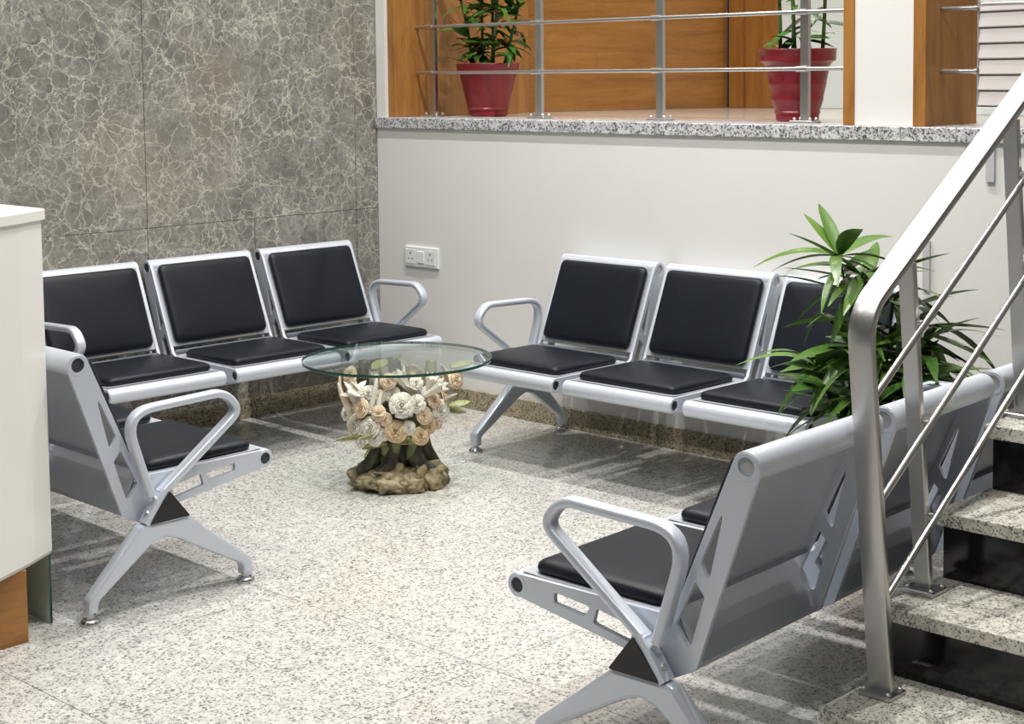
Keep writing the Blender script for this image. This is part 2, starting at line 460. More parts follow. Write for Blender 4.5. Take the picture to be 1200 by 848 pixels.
# ------------------------------------------------------------------ waiting benches
P_, W_ = .5988, .5408
H_ = W_/2
FT = Vector((-.369, .3795)); TT = Vector((.2992, .7794))
def arc(c_, r, a0, a1, k):
    return [(c_[0]+r*math.cos(R(a0+(a1-a0)*i/k)), c_[1]+r*math.sin(R(a0+(a1-a0)*i/k))) for i in range(k+1)]
RF, RT = .030, .035
outl = arc(FT, RF, -75, -285, 12) + [(.085, .407), (.105, .42), (.123, .459)] + arc(TT, RT, 157, -19.6, 12) + \
    round_poly([(.335, .767, 0), (.165, .294, .02), (.088, .254, .015), (-.009, .294, .03), (-.34, .352, 0)])[1:-1]
holes = [round_poly([(.246, .690, .006), (.178, .546, .008), (.200, .503, .008)]),
         round_poly([(.163, .500, .006), (.189, .468, .008), (.148, .338, .008), (.109, .388, .008)]),
         round_poly([(-.250, .386, .006), (-.138, .374, .006), (-.156, .349, .006), (-.250, .360, .006)]),
         round_poly([(-.119, .374, .006), (-.012, .355, .006), (-.020, .318, .006), (-.130, .338, .006)])]
def circle_poly(c_, r): return [(c_[0]+r*math.cos(2*PI*i/16), c_[1]+r*math.sin(2*PI*i/16)) for i in range(16)]
holes += [circle_poly(FT, RF*.66), circle_poly(TT, RT*.63)]
PL = plate_mesh('side_plate', outl, holes, .007, .0015)
LEG = plate_mesh('leg', round_poly([(-.036, .266, .012), (.135, .266, .02), (.316, .075, .03), (.3175, .028, .004), (.285, .028, .004), (.281, .066, .03), (.094, .203, .05),
                                    (.045, .216, .03), (.0, .200, .05), (-.240, .064, .03), (-.241, .028, .004), (-.274, .028, .004), (-.276, .080, .03)]), [], .022, .010)
bm = bmesh.new()
# armrest loop
ap = round_poly([(.050, .350, 0), (-.248, .566, .09), (-.190, .631, .08), (.172, .618, .08), (.086, .350, 0)], 8)
rings = []
pts = [Vector((0, a, c_)) for a, c_ in ap]
for i, p in enumerate(pts):
    t = (pts[min(i+1, len(pts)-1)]-pts[max(i-1, 0)]).normalized()
    nrm = Vector((1, 0, 0)).cross(t)
    rings.append([p + Vector((1, 0, 0))*a + nrm*c_ for a, c_ in rrect(.042, .025, .010)])
loft(bm, rings)
bmesh.ops.recalc_face_normals(bm, faces=bm.faces)
ARM = bpy.data.meshes.new('armrest'); bm.to_mesh(ARM); bm.free()
def me_of(bm, name):
    bmesh.ops.recalc_face_normals(bm, faces=bm.faces)
    me = bpy.data.meshes.new(name); bm.to_mesh(me); bm.free(); return me
def pipe_me(c_, r, name):
    """tube along x with recessed hollow ends"""
    bm = bmesh.new(); k = 20
    def ring(x, rr): return [(x, c_[0]+rr*math.cos(2*PI*i/k), c_[1]+rr*math.sin(2*PI*i/k)) for i in range(k)]
    ri = r*.62
    loft(bm, [ring(-H_+.012, ri), ring(-H_-.001, ri), ring(-H_-.001, r-.004), ring(-H_+.003, r), ring(H_-.003, r), ring(H_+.001, r-.004), ring(H_+.001, ri), ring(H_-.012, ri)])
    return me_of(bm, name)
TOPT = pipe_me(TT, RT, 'top_tube'); FRT = pipe_me(FT, RF+.001, 'front_tube')
def plug_me(c_, r, x, name):
    bm = bmesh.new(); k = 16
    s_ = 1 if x > 0 else -1
    def ring(xx, rr): return [(xx, c_[0]+rr*math.cos(2*PI*i/k), c_[1]+rr*math.sin(2*PI*i/k)) for i in range(k)]
    loft(bm, [ring(x-s_*.010, r), ring(x-s_*.004, r), ring(x-s_*.003, r*.5)])
    return me_of(bm, name)
def sheet_me(path, name, th=.003):
    """bent sheet between the side plates from a (y, z) path, with uv in metres"""
    bm = bmesh.new(); uv = bm.loops.layers.uv.new('UVMap')
    x0, x1 = -H_+.014, H_-.014
    for off in (0, th):
        acc = 0; prev = None
        for i, (a, c_) in enumerate(path):
            d = Vector(path[min(i+1, len(path)-1)])-Vector(path[max(i-1, 0)]); d.normalize()
            nn = Vector((-d.y, d.x))*off
            v = (bm.verts.new((x0, a+nn.x, c_+nn.y)), bm.verts.new((x1, a+nn.x, c_+nn.y)))
            if prev:
                l_ = (Vector(path[i])-Vector(path[i-1])).length
                f = bm.faces.new((prev[0], prev[1], v[1], v[0]))
                for lp, q in zip(f.loops, ((x0, acc), (x1, acc), (x1, acc+l_), (x0, acc+l_))): lp[uv].uv = q
                acc += l_
            prev = v
    me = bpy.data.meshes.new(name); bm.to_mesh(me); bm.free(); return me
bk = lambda z: .128+(z-.46)*.418
BACK = sheet_me([(TT.x-.022, TT.y+.028), (bk(.76)+.003, .76), (bk(.6), .6), (bk(.445), .445), (bk(.445)+.012, .437)], 'back_sheet')
SEAT = sheet_me([(FT.x+.006, FT.y+.030), (-.30, .4065), (-.1, .405), (.06, .404), (.082, .405), (.092, .408)], 'seat_sheet')
REAR = sheet_me([(.096, .432), (.100, .424), (.157, .302), (.150, .290), (.095, .262)], 'rear_sheet')
def cushion_me(wd, dp, t, name, T):
    bm = bmesh.new(); rings = []
    for ins, z in ((.010, 0), (.002, t*.15), (0, t*.40), (.002, t*.62), (.008, t*.82), (.018, t*.94), (.035, t*1.02), (.08, t*1.10), (.13, t*1.14)):
        rings.append([T @ Vector((a, c_, z)) for a, c_ in rrect(wd-2*ins, dp-2*ins, max(.010, .026-ins*.2), 4)])
    loft(bm, rings); return me_of(bm, name)
sl = math.atan2(.016, .385)
CS = cushion_me(.488, .395, .036, 'seat_cushion', Matrix.Translation((0, -.142, .4075)) @ Matrix.Rotation(-sl*.3, 4, 'X'))
th = math.atan(.418)
zc = .622
CB = cushion_me(.488, .362, .030, 'back_cushion', Matrix.Translation((0, bk(zc), zc)) @ Matrix.Rotation(R(90)-th, 4, 'X'))
bm = bmesh.new()
tri = round_poly([(.030, .353, .006), (-.038, .268, .006), (.098, .268, .006)], 3)
loft(bm, [[(x, a, c_) for a, c_ in tri] for x in (-P_-H_-.012, P_+H_+.012)])
BEAM = me_of(bm, 'beam')
E_ = .030
def cap_me(x):
    bm = bmesh.new(); s_ = 1 if x > 0 else -1
    t2 = round_poly([(.030, .357, .004), (-.042, .266, .004), (.102, .266, .004)], 3)
    loft(bm, [[(x, a, c_) for a, c_ in t2], [(x+s_*.004, a, c_) for a, c_ in t2]])
    return me_of(bm, 'end_cap')
bm = bmesh.new(); lathe(bm, [(.012, .030), (.013, .020), (.022, .018), (.030, .010), (.031, .004), (.029, 0)], 18)
FOOT = me_of(bm, 'leveling_foot')
bm = bmesh.new()
loft(bm, [[(x, a, c_) for a, c_ in ((.036, .358), (.050, .366), (.118, .272), (.104, .262))] for x in (-.016, .022)])
BRK = me_of(bm, 'bracket')
bm = bmesh.new(); lathe(bm, [(.009, 0), (.009, .004), (.006, .007)], 8)
BOLT = me_of(bm, 'bolt')

def make_bench(loc, rz, label, plug_top='grey_plug', plug_front='grey_plug'):
    b_ = empty('waiting_bench', loc, rz); tag(b_, label, 'bench', 'three seat silver waiting benches')
    pt_ = {s_: PLUGT[s_].copy() for s_ in (-1, 1)}; pf_ = {s_: PLUGF[s_].copy() for s_ in (-1, 1)}
    link('beam', BEAM, 'silver_paint', b_)
    for i in (-1, 0, 1):
        dx = i*P_
        def add(nm, me, mt, par=b_, sm=True, ang=35, xo=dx):
            o = link(nm, me, mt, par, sm, ang); o.location.x = xo; return o
        for s_ in (-1, 1): add('side_plate', PL, 'silver_paint', xo=dx+s_*(H_-.007))
        tt = add('top_tube', TOPT, 'silver_paint'); ft = add('front_tube', FRT, 'silver_paint')
        for s_ in (-1, 1):
            add('tube_plug', pt_[s_], plug_top, tt, False, xo=0); add('tube_plug', pf_[s_], plug_front, ft, False, xo=0)
        add('back_sheet', BACK, 'perforated_sheet'); add('seat_sheet', SEAT, 'perforated_sheet'); add('rear_sheet', REAR, 'perforated_sheet')
        add('seat_cushion', CS, 'black_leather', ang=70); add('back_cushion', CB, 'black_leather', ang=70)
    for s_ in (-1, 1):
        x = s_*(P_+H_+E_)
        lg = link('leg', LEG, 'silver_paint', b_, True, 40); lg.location.x = x
        for yy in (-.2575, .3015):
            f = link('leveling_foot', FOOT, 'chrome', lg, True, 50); f.location = (0, yy, 0)
        ar = link('armrest', ARM, 'silver_paint', b_, True, 40); ar.location.x = x
        link('end_cap', CAPM[s_], 'black_plastic', b_)
        bk_ = link('bracket', BRK, 'silver_paint', b_); bk_.location.x = x - (0 if s_ > 0 else .006)
        for q in (.3, .72):
            bo = link('bolt', BOLT, 'zinc_bolt', bk_); bo.location = (.003, .050+.068*q, .366-.094*q); bo.rotation_euler = (R(-35.9-18), 0, 0)
    return b_
PLUGT = {s_: plug_me(TT, RT*.63, s_*H_, 'tube_plug') for s_ in (-1, 1)}
PLUGF = {s_: plug_me(FT, RF*.66, s_*H_, 'tube_plug') for s_ in (-1, 1)}
CAPM = {s_: cap_me(s_*(P_+H_+E_+.0215)) for s_ in (-1, 1)}
make_bench((.372, -1.170, 0), PI/2-.030, 'silver three-seat bench with black cushions against the veined marble wall', 'black_plastic', 'black_plastic')
make_bench((2.214, -.350, 0), .0082, 'silver three-seat bench with black cushions against the plain white wall', 'pale_plug', 'black_plastic')
make_bench((1.1116, -2.5917, 0), PI-.0232, 'silver three-seat bench half hidden behind the white reception counter')
make_bench((3.8367, -1.7399, 0), -PI/2+.0388, 'silver three-seat bench with its back to the staircase, nearest in view', 'pale_plug')

# ------------------------------------------------------------------ staircase
XS = 4.19; XE = 6.0; RISE = .1764; TRD = .255; Y0 = -2.342
stc = empty('staircase', (0, 0, 0)); tag(stc, 'granite staircase with black risers climbing to the raised level', 'staircase', kind='structure')
for i in range(8):
    yf = Y0+TRD*i; z = RISE*(i+1)
    yb = yf+TRD+.04 if i < 7 else -.0225
    boxo('tread', (XS, XE, yf, yb, z-.036, z), 'stair_granite', stc, .003, 2)
    boxo('riser', (XS+.012, XE-.01, yf+.03, yf+.055, z-RISE+.0005, z-.0365), 'black_granite', stc)
    boxo('side_panel', (XS+.014, XS+.04, yf+.0555, yb-.002 if i < 7 else -.03, 0.001 if i < 8 else 0, z-.0365), 'black_granite', stc) if i < 7 else None

# ------------------------------------------------------------------ stair railing
rl = empty('stair_railing', (4.25, -2.18, RISE)); tag(rl, 'brushed steel stair railing with flat handrail and three round rods', 'railing')
def child(o): 
    o.parent = rl; o.matrix_parent_inverse = Matrix.Translation(-rl.location); return o
LEAN = -.115
SL = .635
HT = 1.083
NX = 4.256
base_y = -2.180
def newel_pt(z): return Vector((NX, base_y+LEAN*(z-RISE), z))
topn = newel_pt(HT)
dirv = Vector((0, 1, SL)).normalized()
pth = [newel_pt(RISE+.012), newel_pt(.6), newel_pt(.95)]
a_ = newel_pt(HT-.075); c_ = topn + dirv*.075
for i in range(9):
    u = i/8; pth.append(a_*(1-u)**2 + topn*(2*u*(1-u)) + c_*u*u)
pth += [topn+dirv*.6, topn+dirv*1.2, topn+dirv*2.15]
bm = bmesh.new(); rings = []
for i, p in enumerate(pth):
    t = (pth[min(i+1, len(pth)-1)]-pth[max(i-1, 0)]).normalized(); nrm = Vector((1, 0, 0)).cross(t)
    rings.append([p+Vector((1, 0, 0))*x+nrm*y_ for x, y_ in rrect(.062, .022, .004, 2)])
loft(bm, rings)
child(finish('handrail', bm, 'brushed_steel', None, True, 35))
def base_plate(x, y, z, sx=.085, sy=.075):
    o = child(boxo('base_plate', (x-sx/2, x+sx/2, y-sy/2, y+sy/2, z, z+.012), 'brushed_steel', None, .002))
    for ax, ay in ((-.032, -.026), (.032, .026), (-.032, .026), (.032, -.026)):
        bm = bmesh.new(); lathe(bm, [(.006, z+.012), (.006, z+.016), (.003, z+.019)], 8, x+ax, y+ay)
        f = finish('bolt', bm, 'zinc_bolt'); f.parent = o
base_plate(NX, base_y, RISE)
RX = 4.264
RODS = (-.226, -.490, -.742)
def rail_z(y): return topn.z + (y-topn.y)*SL
for (py, st_) in ((-1.93, 2), (-1.42, 4), (-.91, 6)):
    zb = RISE*st_; px = 4.222
    zt = rail_z(py+LEAN*.8)-.075
    def pp(z): return Vector((px, py+LEAN*(z-zb), z))
    bm = bmesh.new(); rings = []
    for z in (zb+.012, zt):
        p = pp(z); rings.append([p+Vector((x, y_, 0)) for x, y_ in rrect(.042, .020, .003, 2)])
    loft(bm, rings); post = child(finish('post', bm, 'brushed_steel'))
    base_plate(px, py, zb)
    bm = bmesh.new(); q = pp(zt); tube(bm, q-Vector((0, 0, .01)), Vector((px+.02, q.y-.004, rail_z(q.y)-.008)), .007)
    child(finish('handrail_pin', bm, 'brushed_steel', None, True, 40))
    for dz in RODS:
        z = rail_z(py+LEAN*.5)+dz; p = pp(z)
        yr = p.y; z = rail_z(yr)+dz
        bm = bmesh.new(); tube(bm, (px+.018, yr, z), (RX, yr, z), .0065)
        child(finish('rod_stub', bm, 'brushed_steel', None, True, 40))
for dz in RODS:
    ys_ = base_y + LEAN*(topn.z+dz-RISE) + .009
    e_ = -.62
    bm = bmesh.new(); tube(bm, (RX, ys_, rail_z(ys_)+dz), (RX, e_, rail_z(e_)+dz), .0085)
    child(finish('rod', bm, 'brushed_steel', None, True, 40))

# ------------------------------------------------------------------ balcony balustrade
bal = empty('balcony_railing', (.95, .2, HB)); tag(bal, 'stainless steel balustrade with two round rails along the wooden opening', 'railing')
def bchild(o):
    o.parent = bal; o.matrix_parent_inverse = Matrix.Translation(-bal.location); return o
bposts = (.216, .952, 1.689, 2.451)
for x in bposts:
    bchild(boxo('post', (x-.019, x+.019, .188, .212, HB+.010, HB+.95), 'brushed_steel', None, .002))
    pl = bchild(boxo('base_plate', (x-.055, x+.055, .165, .235, HB, HB+.010), 'brushed_steel', None, .002))
    for ax, ay in ((-.038, -.022), (.038, -.022), (-.038, .022), (.038, .022)):
        bm = bmesh.new(); lathe(bm, [(.007, HB+.010), (.007, HB+.018), (.004, HB+.022)], 8, x+ax, .2+ay)
        f = finish('bolt', bm, 'zinc_bolt'); f.parent = pl
RAILZ = (1.634, 1.866)
for z in RAILZ+(HB+.95,):
    bm = bmesh.new(); tube(bm, (.12, .172, z), (2.734, .172, z), .0085 if z < 2 else .022)
    bchild(finish('rail', bm, 'brushed_steel', None, True, 40))
    if z < 2:
        for x in bposts:
            bm = bmesh.new(); tube(bm, (x-.026, .172, z), (x+.026, .172, z), .0125)
            bchild(finish('rail_clip', bm, 'brushed_steel', None, True, 40))
rs = empty('rail_bracket', (3.091, .155, 1.617)); tag(rs, 'two short steel rail ends fixed to the wooden panel right of the column', 'railing')
for z, x1 in ((1.618, 3.24), (1.854, 3.24)):
    bm = bmesh.new(); tube(bm, (3.0915, .155, z), (x1, .155, z), .0105)
    o = finish('rail', bm, 'brushed_steel', None, True, 40); o.parent = rs; o.matrix_parent_inverse = Matrix.Translation(-rs.location)
    bm = bmesh.new(); tube(bm, (x1-.006, .155, z), (x1+.006, .155, z), .013)
    o = finish('rail_cap', bm, 'brushed_steel', None, True, 40); o.parent = rs; o.matrix_parent_inverse = Matrix.Translation(-rs.location)
bm = bmesh.new(); sweep(bm, [Vector(q) for q in ((3.235, .155, 1.854), (3.25, .155, 1.866), (3.28, .155, 1.868), (3.45, .155, 1.866), (4.1, .155, 1.866))], circ(.008), Vector((0, 1, 0)))
o = finish('rail', bm, 'brushed_steel', None, True, 40); o.parent = rs; o.matrix_parent_inverse = Matrix.Translation(-rs.location)

# ------------------------------------------------------------------ reception counter
ctr = empty('reception_counter', (1.9, -3.4, 0)); tag(ctr, 'cream white reception counter on a wooden plinth at left edge', 'counter')
def cchild(o): o.parent = ctr; o.matrix_parent_inverse = Matrix.Translation(-ctr.location); return o
def counter_outline(grow=0.):
    p = [(1.25, -2.985+grow)]
    p += [(1.90, -2.985+grow), (1.925+grow*.7, -2.988+grow*.7)]
    for y, x in ((-3.02, 1.945), (-3.10, 1.995), (-3.23, 2.062), (-3.4, 2.13), (-3.6, 2.18), (-3.9, 2.21), (-4.3, 2.19)):
        p.append((x+grow, y))
    p += [(1.45, -4.3), (1.25, -3.9)]
    return p
bm = bmesh.new(); o_ = counter_outline()
loft(bm, [[(x, y, .215) for x, y in [(a-.01*(a > 1.3), c_) for a, c_ in o_]], [(x, y, .228) for x, y in o_], [(x, y, 1.218) for x, y in o_]])
cchild(finish('front_panel', bm, 'cream_laminate'))
bm = bmesh.new(); o_ = counter_outline(.012)
loft(bm, [[(x, y, 1.2185) for x, y in o_], [(x, y, 1.246) for x, y in o_], [(x-.004, y, 1.249) for x, y in o_]])
cchild(finish('counter_top', bm, 'cream_laminate'))
cchild(boxo('plinth', (1.45, 2.003, -4.2, -3.115, 0, .2145), 'wood_horizontal', None, .002))
bm = bmesh.new(); box(bm, 1.60, 1.910, -2.993, -2.985, 0, .2145)
bm.faces.ensure_lookup_table()
g = finish('glass_fin', bm, ['glass_panel', 'glass_edge'])
for p in g.data.polygons:
    if abs(p.normal.x) > .5: p.material_index = 1
cchild(g)

# ------------------------------------------------------------------ wall socket
sk = empty('wall_socket', (.329, 0, .718)); tag(sk, 'white double wall socket with switch on the white wall', 'socket')
def schild(o): o.parent = sk; return o
schild(boxo('plate', (-.122, .122, -.012, 0, -.051, .051), 'white_plastic', None, .004, 2))
schild(boxo('switch', (-.028, .026, -.018, -.012, -.03, .03), 'white_plastic', None, .002))
for cx in (-.075, .068):
    schild(boxo('outlet', (cx-.036, cx+.036, -.0145, -.012, -.036, .036), 'white_plastic', None, .001))
    for dx, dz, r in ((0, .018, .006), (-.013, -.010, .0045), (.013, -.010, .0045)):
        bm = bmesh.new(); tube(bm, (cx+dx, -.0150, dz), (cx+dx, -.0142, dz), r, 10)
        schild(finish('pin_hole', bm, 'socket_grey'))

# ------------------------------------------------------------------ plants
def leaf_me(L, Wd, droop, name, fold=.25, th=.0008):
    bm = bmesh.new(); k = 7; rows = []
    for i in range(k+1):
        u = i/k
        wv = Wd*.5*(math.sin(PI*min(1, u*.93+.04))**.75)*(1-.25*u) if 0 < u < 1 else Wd*.04
        x = L*(u - .12*droop*u*u); z = -droop*L*.55*u*u
        rows.append((Vector((x, -wv, z+fold*wv)), Vector((x, 0, z)), Vector((x, wv, z+fold*wv))))
    top = [[bm.verts.new(p) for p in r] for r in rows]
    for a, c_ in zip(top, top[1:]):
        for j in range(2): bm.faces.new((a[j], a[j+1], c_[j+1], c_[j]))
    return me_of(bm, name)
LEAVES = [leaf_me(1, wd, dr, 'leaf', fo) for wd, dr, fo in ((.20, .25, .3), (.23, .6, .25), (.18, .9, .3), (.25, .15, .2), (.21, 1.2, .2))]
for me in LEAVES:
    for p in me.polygons: p.use_smooth = True
LM = {}
def leaf(parent, loc, az, el, L, rr, mt='leaf_green', tw=0, wide=1.):
    k = rr.randrange(len(LEAVES))
    if (k, mt) not in LM:
        c_ = LEAVES[k].copy(); c_.materials.append(M[mt]); LM[(k, mt)] = c_
    o = bpy.data.objects.new('leaf', LM[(k, mt)]); C.objects.link(o); o.parent = parent
    o.location = loc
    o.rotation_euler = (Matrix.Rotation(az, 3, 'Z') @ Matrix.Rotation(-el, 3, 'Y') @ Matrix.Rotation(tw, 3, 'X')).to_euler()
    o.scale = (L, L*rr.uniform(.8, 1.15)*wide, L)
    return o
def pot(root, r_top, r_bot, h, ridges=True):
    bm = bmesh.new()
    rl_ = .045*h/.27
    prof = [(r_bot*.92, 0), (r_bot, .008), (r_bot*1.0, .03), (r_bot*1.05, .033), (r_bot*1.06, .040), (r_bot*1.03, .044)]
    if ridges:
        for u in (.30, .52, .74):
            rr = r_bot+(r_top*.90-r_bot)*u; z = h*u
            prof += [(rr-.001, z-.006), (rr+.0012, z), (rr, z+.006)]
    prof += [(r_top*.90, h-rl_-.004), (r_top*.97, h-rl_), (r_top*.985, h-.008), (r_top, h-.004), (r_top*.99, h), (r_top*.93, h), (r_top*.90, h-.04), (0.02, h-.045)]
    lathe(bm, prof, 32)
    finish('pot', bm, 'red_plastic', root, True, 40)
    bm = bmesh.new(); lathe(bm, [(r_top*.895, h-.045), (r_top*.89, h-.028), (.02, h-.020)], 24)
    finish('soil', bm, 'soil', root, True)
def stem(root, pts, r0_, r1_, mt='stem_green'):
    bm = bmesh.new(); k = len(pts)
    sweep(bm, [Vector(p) for p in pts], circ(1, 7), Vector((.31, .95, .05)), True, [r0_+(r1_-r0_)*i/(k-1) for i in range(k)])
    return finish('stem', bm, mt, root, True)
def cane_plant(loc, label, seed, r_top, r_bot, h, canes, top, nleaf, Lr, leafmat_, ridges=True):
    rr = random.Random(seed)
    root = empty('potted_plant', loc); tag(root, label, 'plant', 'red potted plants on the balcony ledge')
    pot(root, r_top, r_bot, h, ridges)
    for (cx, cy, lx, ly, ht) in canes:
        pts_ = [(cx+lx*u+rr.uniform(-.004, .004), cy+ly*u+rr.uniform(-.004, .004), h-.03+(ht)*u) for u in (0, .25, .5, .75, 1)]
        stem(root, pts_, .009, .006)
        nl = nleaf
        for q in range(nl):
            u = rr.uniform(.10 if q % 4 else .0, 1.0); i = min(3, int(u*4)); f = u*4-i
            p = Vector(pts_[i]).lerp(Vector(pts_[i+1]), f)
            leaf(root, p, rr.uniform(0, 2*PI), rr.uniform(-.2, .9), rr.uniform(*Lr), rr, leafmat_, rr.uniform(-.5, .5), 1.45)
cane_plant((.425, .38, HB), 'red potted plant with bushy leaves at the left wooden jamb', 4, .162, .100, .268,
           [(-.03, 0, -.03, .02, .55), (.02, .02, .02, -.02, .60), (.06, -.03, .09, -.03, .50), (-.05, -.04, -.06, -.06, .45), (.08, .03, .13, .02, .42)], .6, 34, (.10, .18), 'leaf_dark', False)
cane_plant((2.291, .38, HB), 'red potted plant with tall bare canes beside the white column', 9, .166, .092, .308,
           [(-.085, 0, -.01, .0, .55), (-.03, .02, -.01, .0, .6), (.0, -.03, .005, -.03, .62), (.035, .01, .0, .0, .6), (.105, .03, .02, .0, .6), (.01, .05, 0, .02, .6)], .6, 9, (.08, .16), 'leaf_dark')

# big plant in the corner between two benches
bp = empty('large_potted_plant', (3.315, -.70, 0)); tag(bp, 'large leafy green plant in the gap between two benches', 'plant')
pot(bp, .115, .085, .42)
rr = random.Random(21)
for c__ in range(22):
    a0 = c__*2.399; sp_ = .02+.08*(c__/17)
    hx, hy = sp_*math.cos(a0), sp_*math.sin(a0)
    ht = (.62, .52, .56, .46, .48)[c__] if c__ < 5 else .42 - .30*(c__/17) + rr.uniform(-.03, .05)
    ln = rr.uniform(.6, 1.5)
    ox, oy = (-.10, -.09) if c__ == 0 else (0, 0)
    if c__ >= 17:
        ht = .22+.05*(c__-17); a0 = .3+.6*(c__-17) - 1.0; hx, hy = .06*math.cos(a0), .06*math.sin(a0); ox, oy = .05, .05
    pts_ = [(hx*(1+ln*u)+ox*u, hy*(1+ln*u)+oy*u, .385+ht*u) for u in (0, .25, .5, .75, 1)]
    stem(bp, pts_, .007, .004)
    for q in range(4 + int(ht*9)):
        u = 1-rr.random()*.8
        i = min(3, int(u*4)); p = Vector(pts_[i]).lerp(Vector(pts_[i+1]), u*4-i)
        leaf(bp, p, a0+rr.gauss(0, 1.2), rr.uniform(-.6, .5), rr.uniform(.17, .29), rr, 'leaf_green' if rr.random() < .6 else 'leaf_dark', rr.uniform(-.5, .5))
    k = 9 if c__ < 3 else 6
    for q in range(k):
        leaf(bp, pts_[-1], a0+q*2*PI/k+rr.uniform(-.4, .4), rr.uniform(-.1, .8), rr.uniform(.19, .31), rr, 'leaf_green', rr.uniform(-.3, .3))

# ------------------------------------------------------------------ flower table
TC = Vector((1.452, -1.180, 0))
tbl = empty('flower_table', TC); tag(tbl, 'round glass table on a sculpted trunk covered with cream roses', 'table')
RV = Vector((.718, .696, 0)).normalized(); TV = Vector((.696, -.718, 0)).normalized()
def tl(s, d, z): return RV*s + TV*d + Vector((0, 0, z))
bm = bmesh.new()
lathe(bm, [(.370, .4925), (.3785, .4945), (.3785, .5055), (.3765, .507), (.370, .5075)], 96)
gt = finish('glass_top', bm, ['clear_glass', 'glass_edge'], tbl)
for p in gt.data.polygons:
    if abs(p.normal.z) < .75: p.material_index = 1; p.use_smooth = True
from mathutils import noise
def blob(name, center, rad, mt, sub=3, amp=.25, fr=3., flat=None, seed=0):
    bm = bmesh.new(); bmesh.ops.create_icosphere(bm, subdivisions=sub, radius=1)
    for v in bm.verts:
        d = v.co.normalized(); nn = noise.fractal(d*fr+Vector((seed, seed*.7, 0)), .8, 2., 3)
        k = 1+amp*nn
        v.co = Vector((d.x*rad[0]*k, d.y*rad[1]*k, d.z*rad[2]*k))
        if flat is not None and v.co.z + center[2] < flat: v.co.z = flat-center[2]
    o = finish(name, bm, mt, tbl, True); o.location = center; return o
blob('rock_base', (0, 0, .035), (.185, .185, .060), 'rock_ceramic', 5, .22, 2.6, 0.0, 3)
for i, (a, d, r_, h_) in enumerate(((-.02, .135, .075, .045), (.06, .14, .055, .05), (-.115, .10, .06, .03), (.13, .08, .06, .05), (.155, .02, .045, .05), (-.155, .0, .05, .035), (0, -.15, .06, .05), (.11, -.12, .05, .045), (-.11, -.12, .05, .045), (-.01, .12, .05, .07), (.085, .115, .04, .06))):
    o = blob('rock', tl(a, d, .030), (r_, r_, h_), 'rock_ceramic', 4, .36, 1.5, 0.0, i*1.7+2)
def limb(name, pts_, r0_, r1_, mt, seed=0, k=12, lump=.22):
    # smooth path, lumpy tapered tube
    P = [Vector(p) for p in pts_]; path = []
    nseg = 7
    for i in range(len(P)-1):
        p0 = P[max(i-1, 0)]; p1 = P[i]; p2 = P[i+1]; p3 = P[min(i+2, len(P)-1)]
        for j in range(nseg):
            t = j/nseg
            path.append(.5*((2*p1)+(p2-p0)*t+(2*p0-5*p1+4*p2-p3)*t*t+(3*p1-p0-3*p2+p3)*t**3))
    path.append(P[-1])
    bm = bmesh.new(); rings = []; nn = len(path)
    for i, (p, t, s, u) in enumerate(frames(path, Vector((.2, .3, .93)) if abs((P[-1]-P[0]).normalized().z) < .8 else Vector((1, .2, 0)))):
        rad = r0_+(r1_-r0_)*i/(nn-1); rg = []
        for q in range(k):
            a = 2*PI*q/k
            f = 1+lump*noise.noise(Vector((math.cos(a)*1.6, math.sin(a)*1.6, i*.12+seed*5.1)))+.12*math.cos(a*5+seed)
            rg.append(p+(s*math.cos(a)+u*math.sin(a))*rad*f)
        rings.append(rg)
    loft(bm, rings); return finish(name, bm, mt, tbl, True)
# trunk and roots
limb('trunk', [tl(-.005, .0, .05), tl(0, .01, .15), tl(.0, .0, .26), tl(0, 0, .36)], .085, .07, 'trunk_ceramic', 1, 18, .35)
for i, pts_ in enumerate(([(-.07, .05, .20), (-.085, .06, .13), (-.11, .07, .085), (-.155, .07, .055)],
                          [(.05, .06, .18), (.07, .075, .12), (.10, .09, .085), (.14, .075, .06)],
                          [(-.01, .08, .2), (-.02, .09, .13), (-.04, .11, .09), (-.085, .13, .06)],
                          [(.02, -.06, .2), (.02, -.09, .12), (.03, -.14, .06)], [(-.06, -.05, .2), (-.09, -.08, .12), (-.12, -.11, .06)], [(.07, -.04, .2), (.1, -.07, .12), (.14, -.08, .06)])):
    limb('root', [tl(*p) for p in pts_], .042, .022, 'trunk_ceramic', i+3, 12, .3)
for i, pts_ in enumerate(([(-.06, .03, .17), (-.10, .03, .22), (-.13, .02, .30), (-.14, 0, .42), (-.13, 0, .492)],
                          [(.05, .04, .15), (.08, .05, .22), (.11, .05, .30), (.13, .02, .40), (.135, .0, .492)],
                          [(0, -.03, .25), (-.01, -.06, .36), (-.02, -.08, .492)])):
    limb('branch', [tl(*p) for p in pts_], .034, .022, 'trunk_ceramic' if i != 1 else 'branch_ceramic', i+11, 12, .3)
for i, pts_ in enumerate(([(-.01, .085, .12), (.0, .115, .18), (.015, .13, .24), (.04, .13, .31)],
                          [(.05, .08, .12), (.065, .10, .20), (.085, .10, .27), (.11, .09, .32)],
                          [(-.04, .09, .14), (-.045, .11, .18), (-.08, .12, .215), (-.11, .12, .24)])):
    limb('stem', [tl(*p) for p in pts_], .022, .014, 'branch_ceramic', i+21, 10, .3)

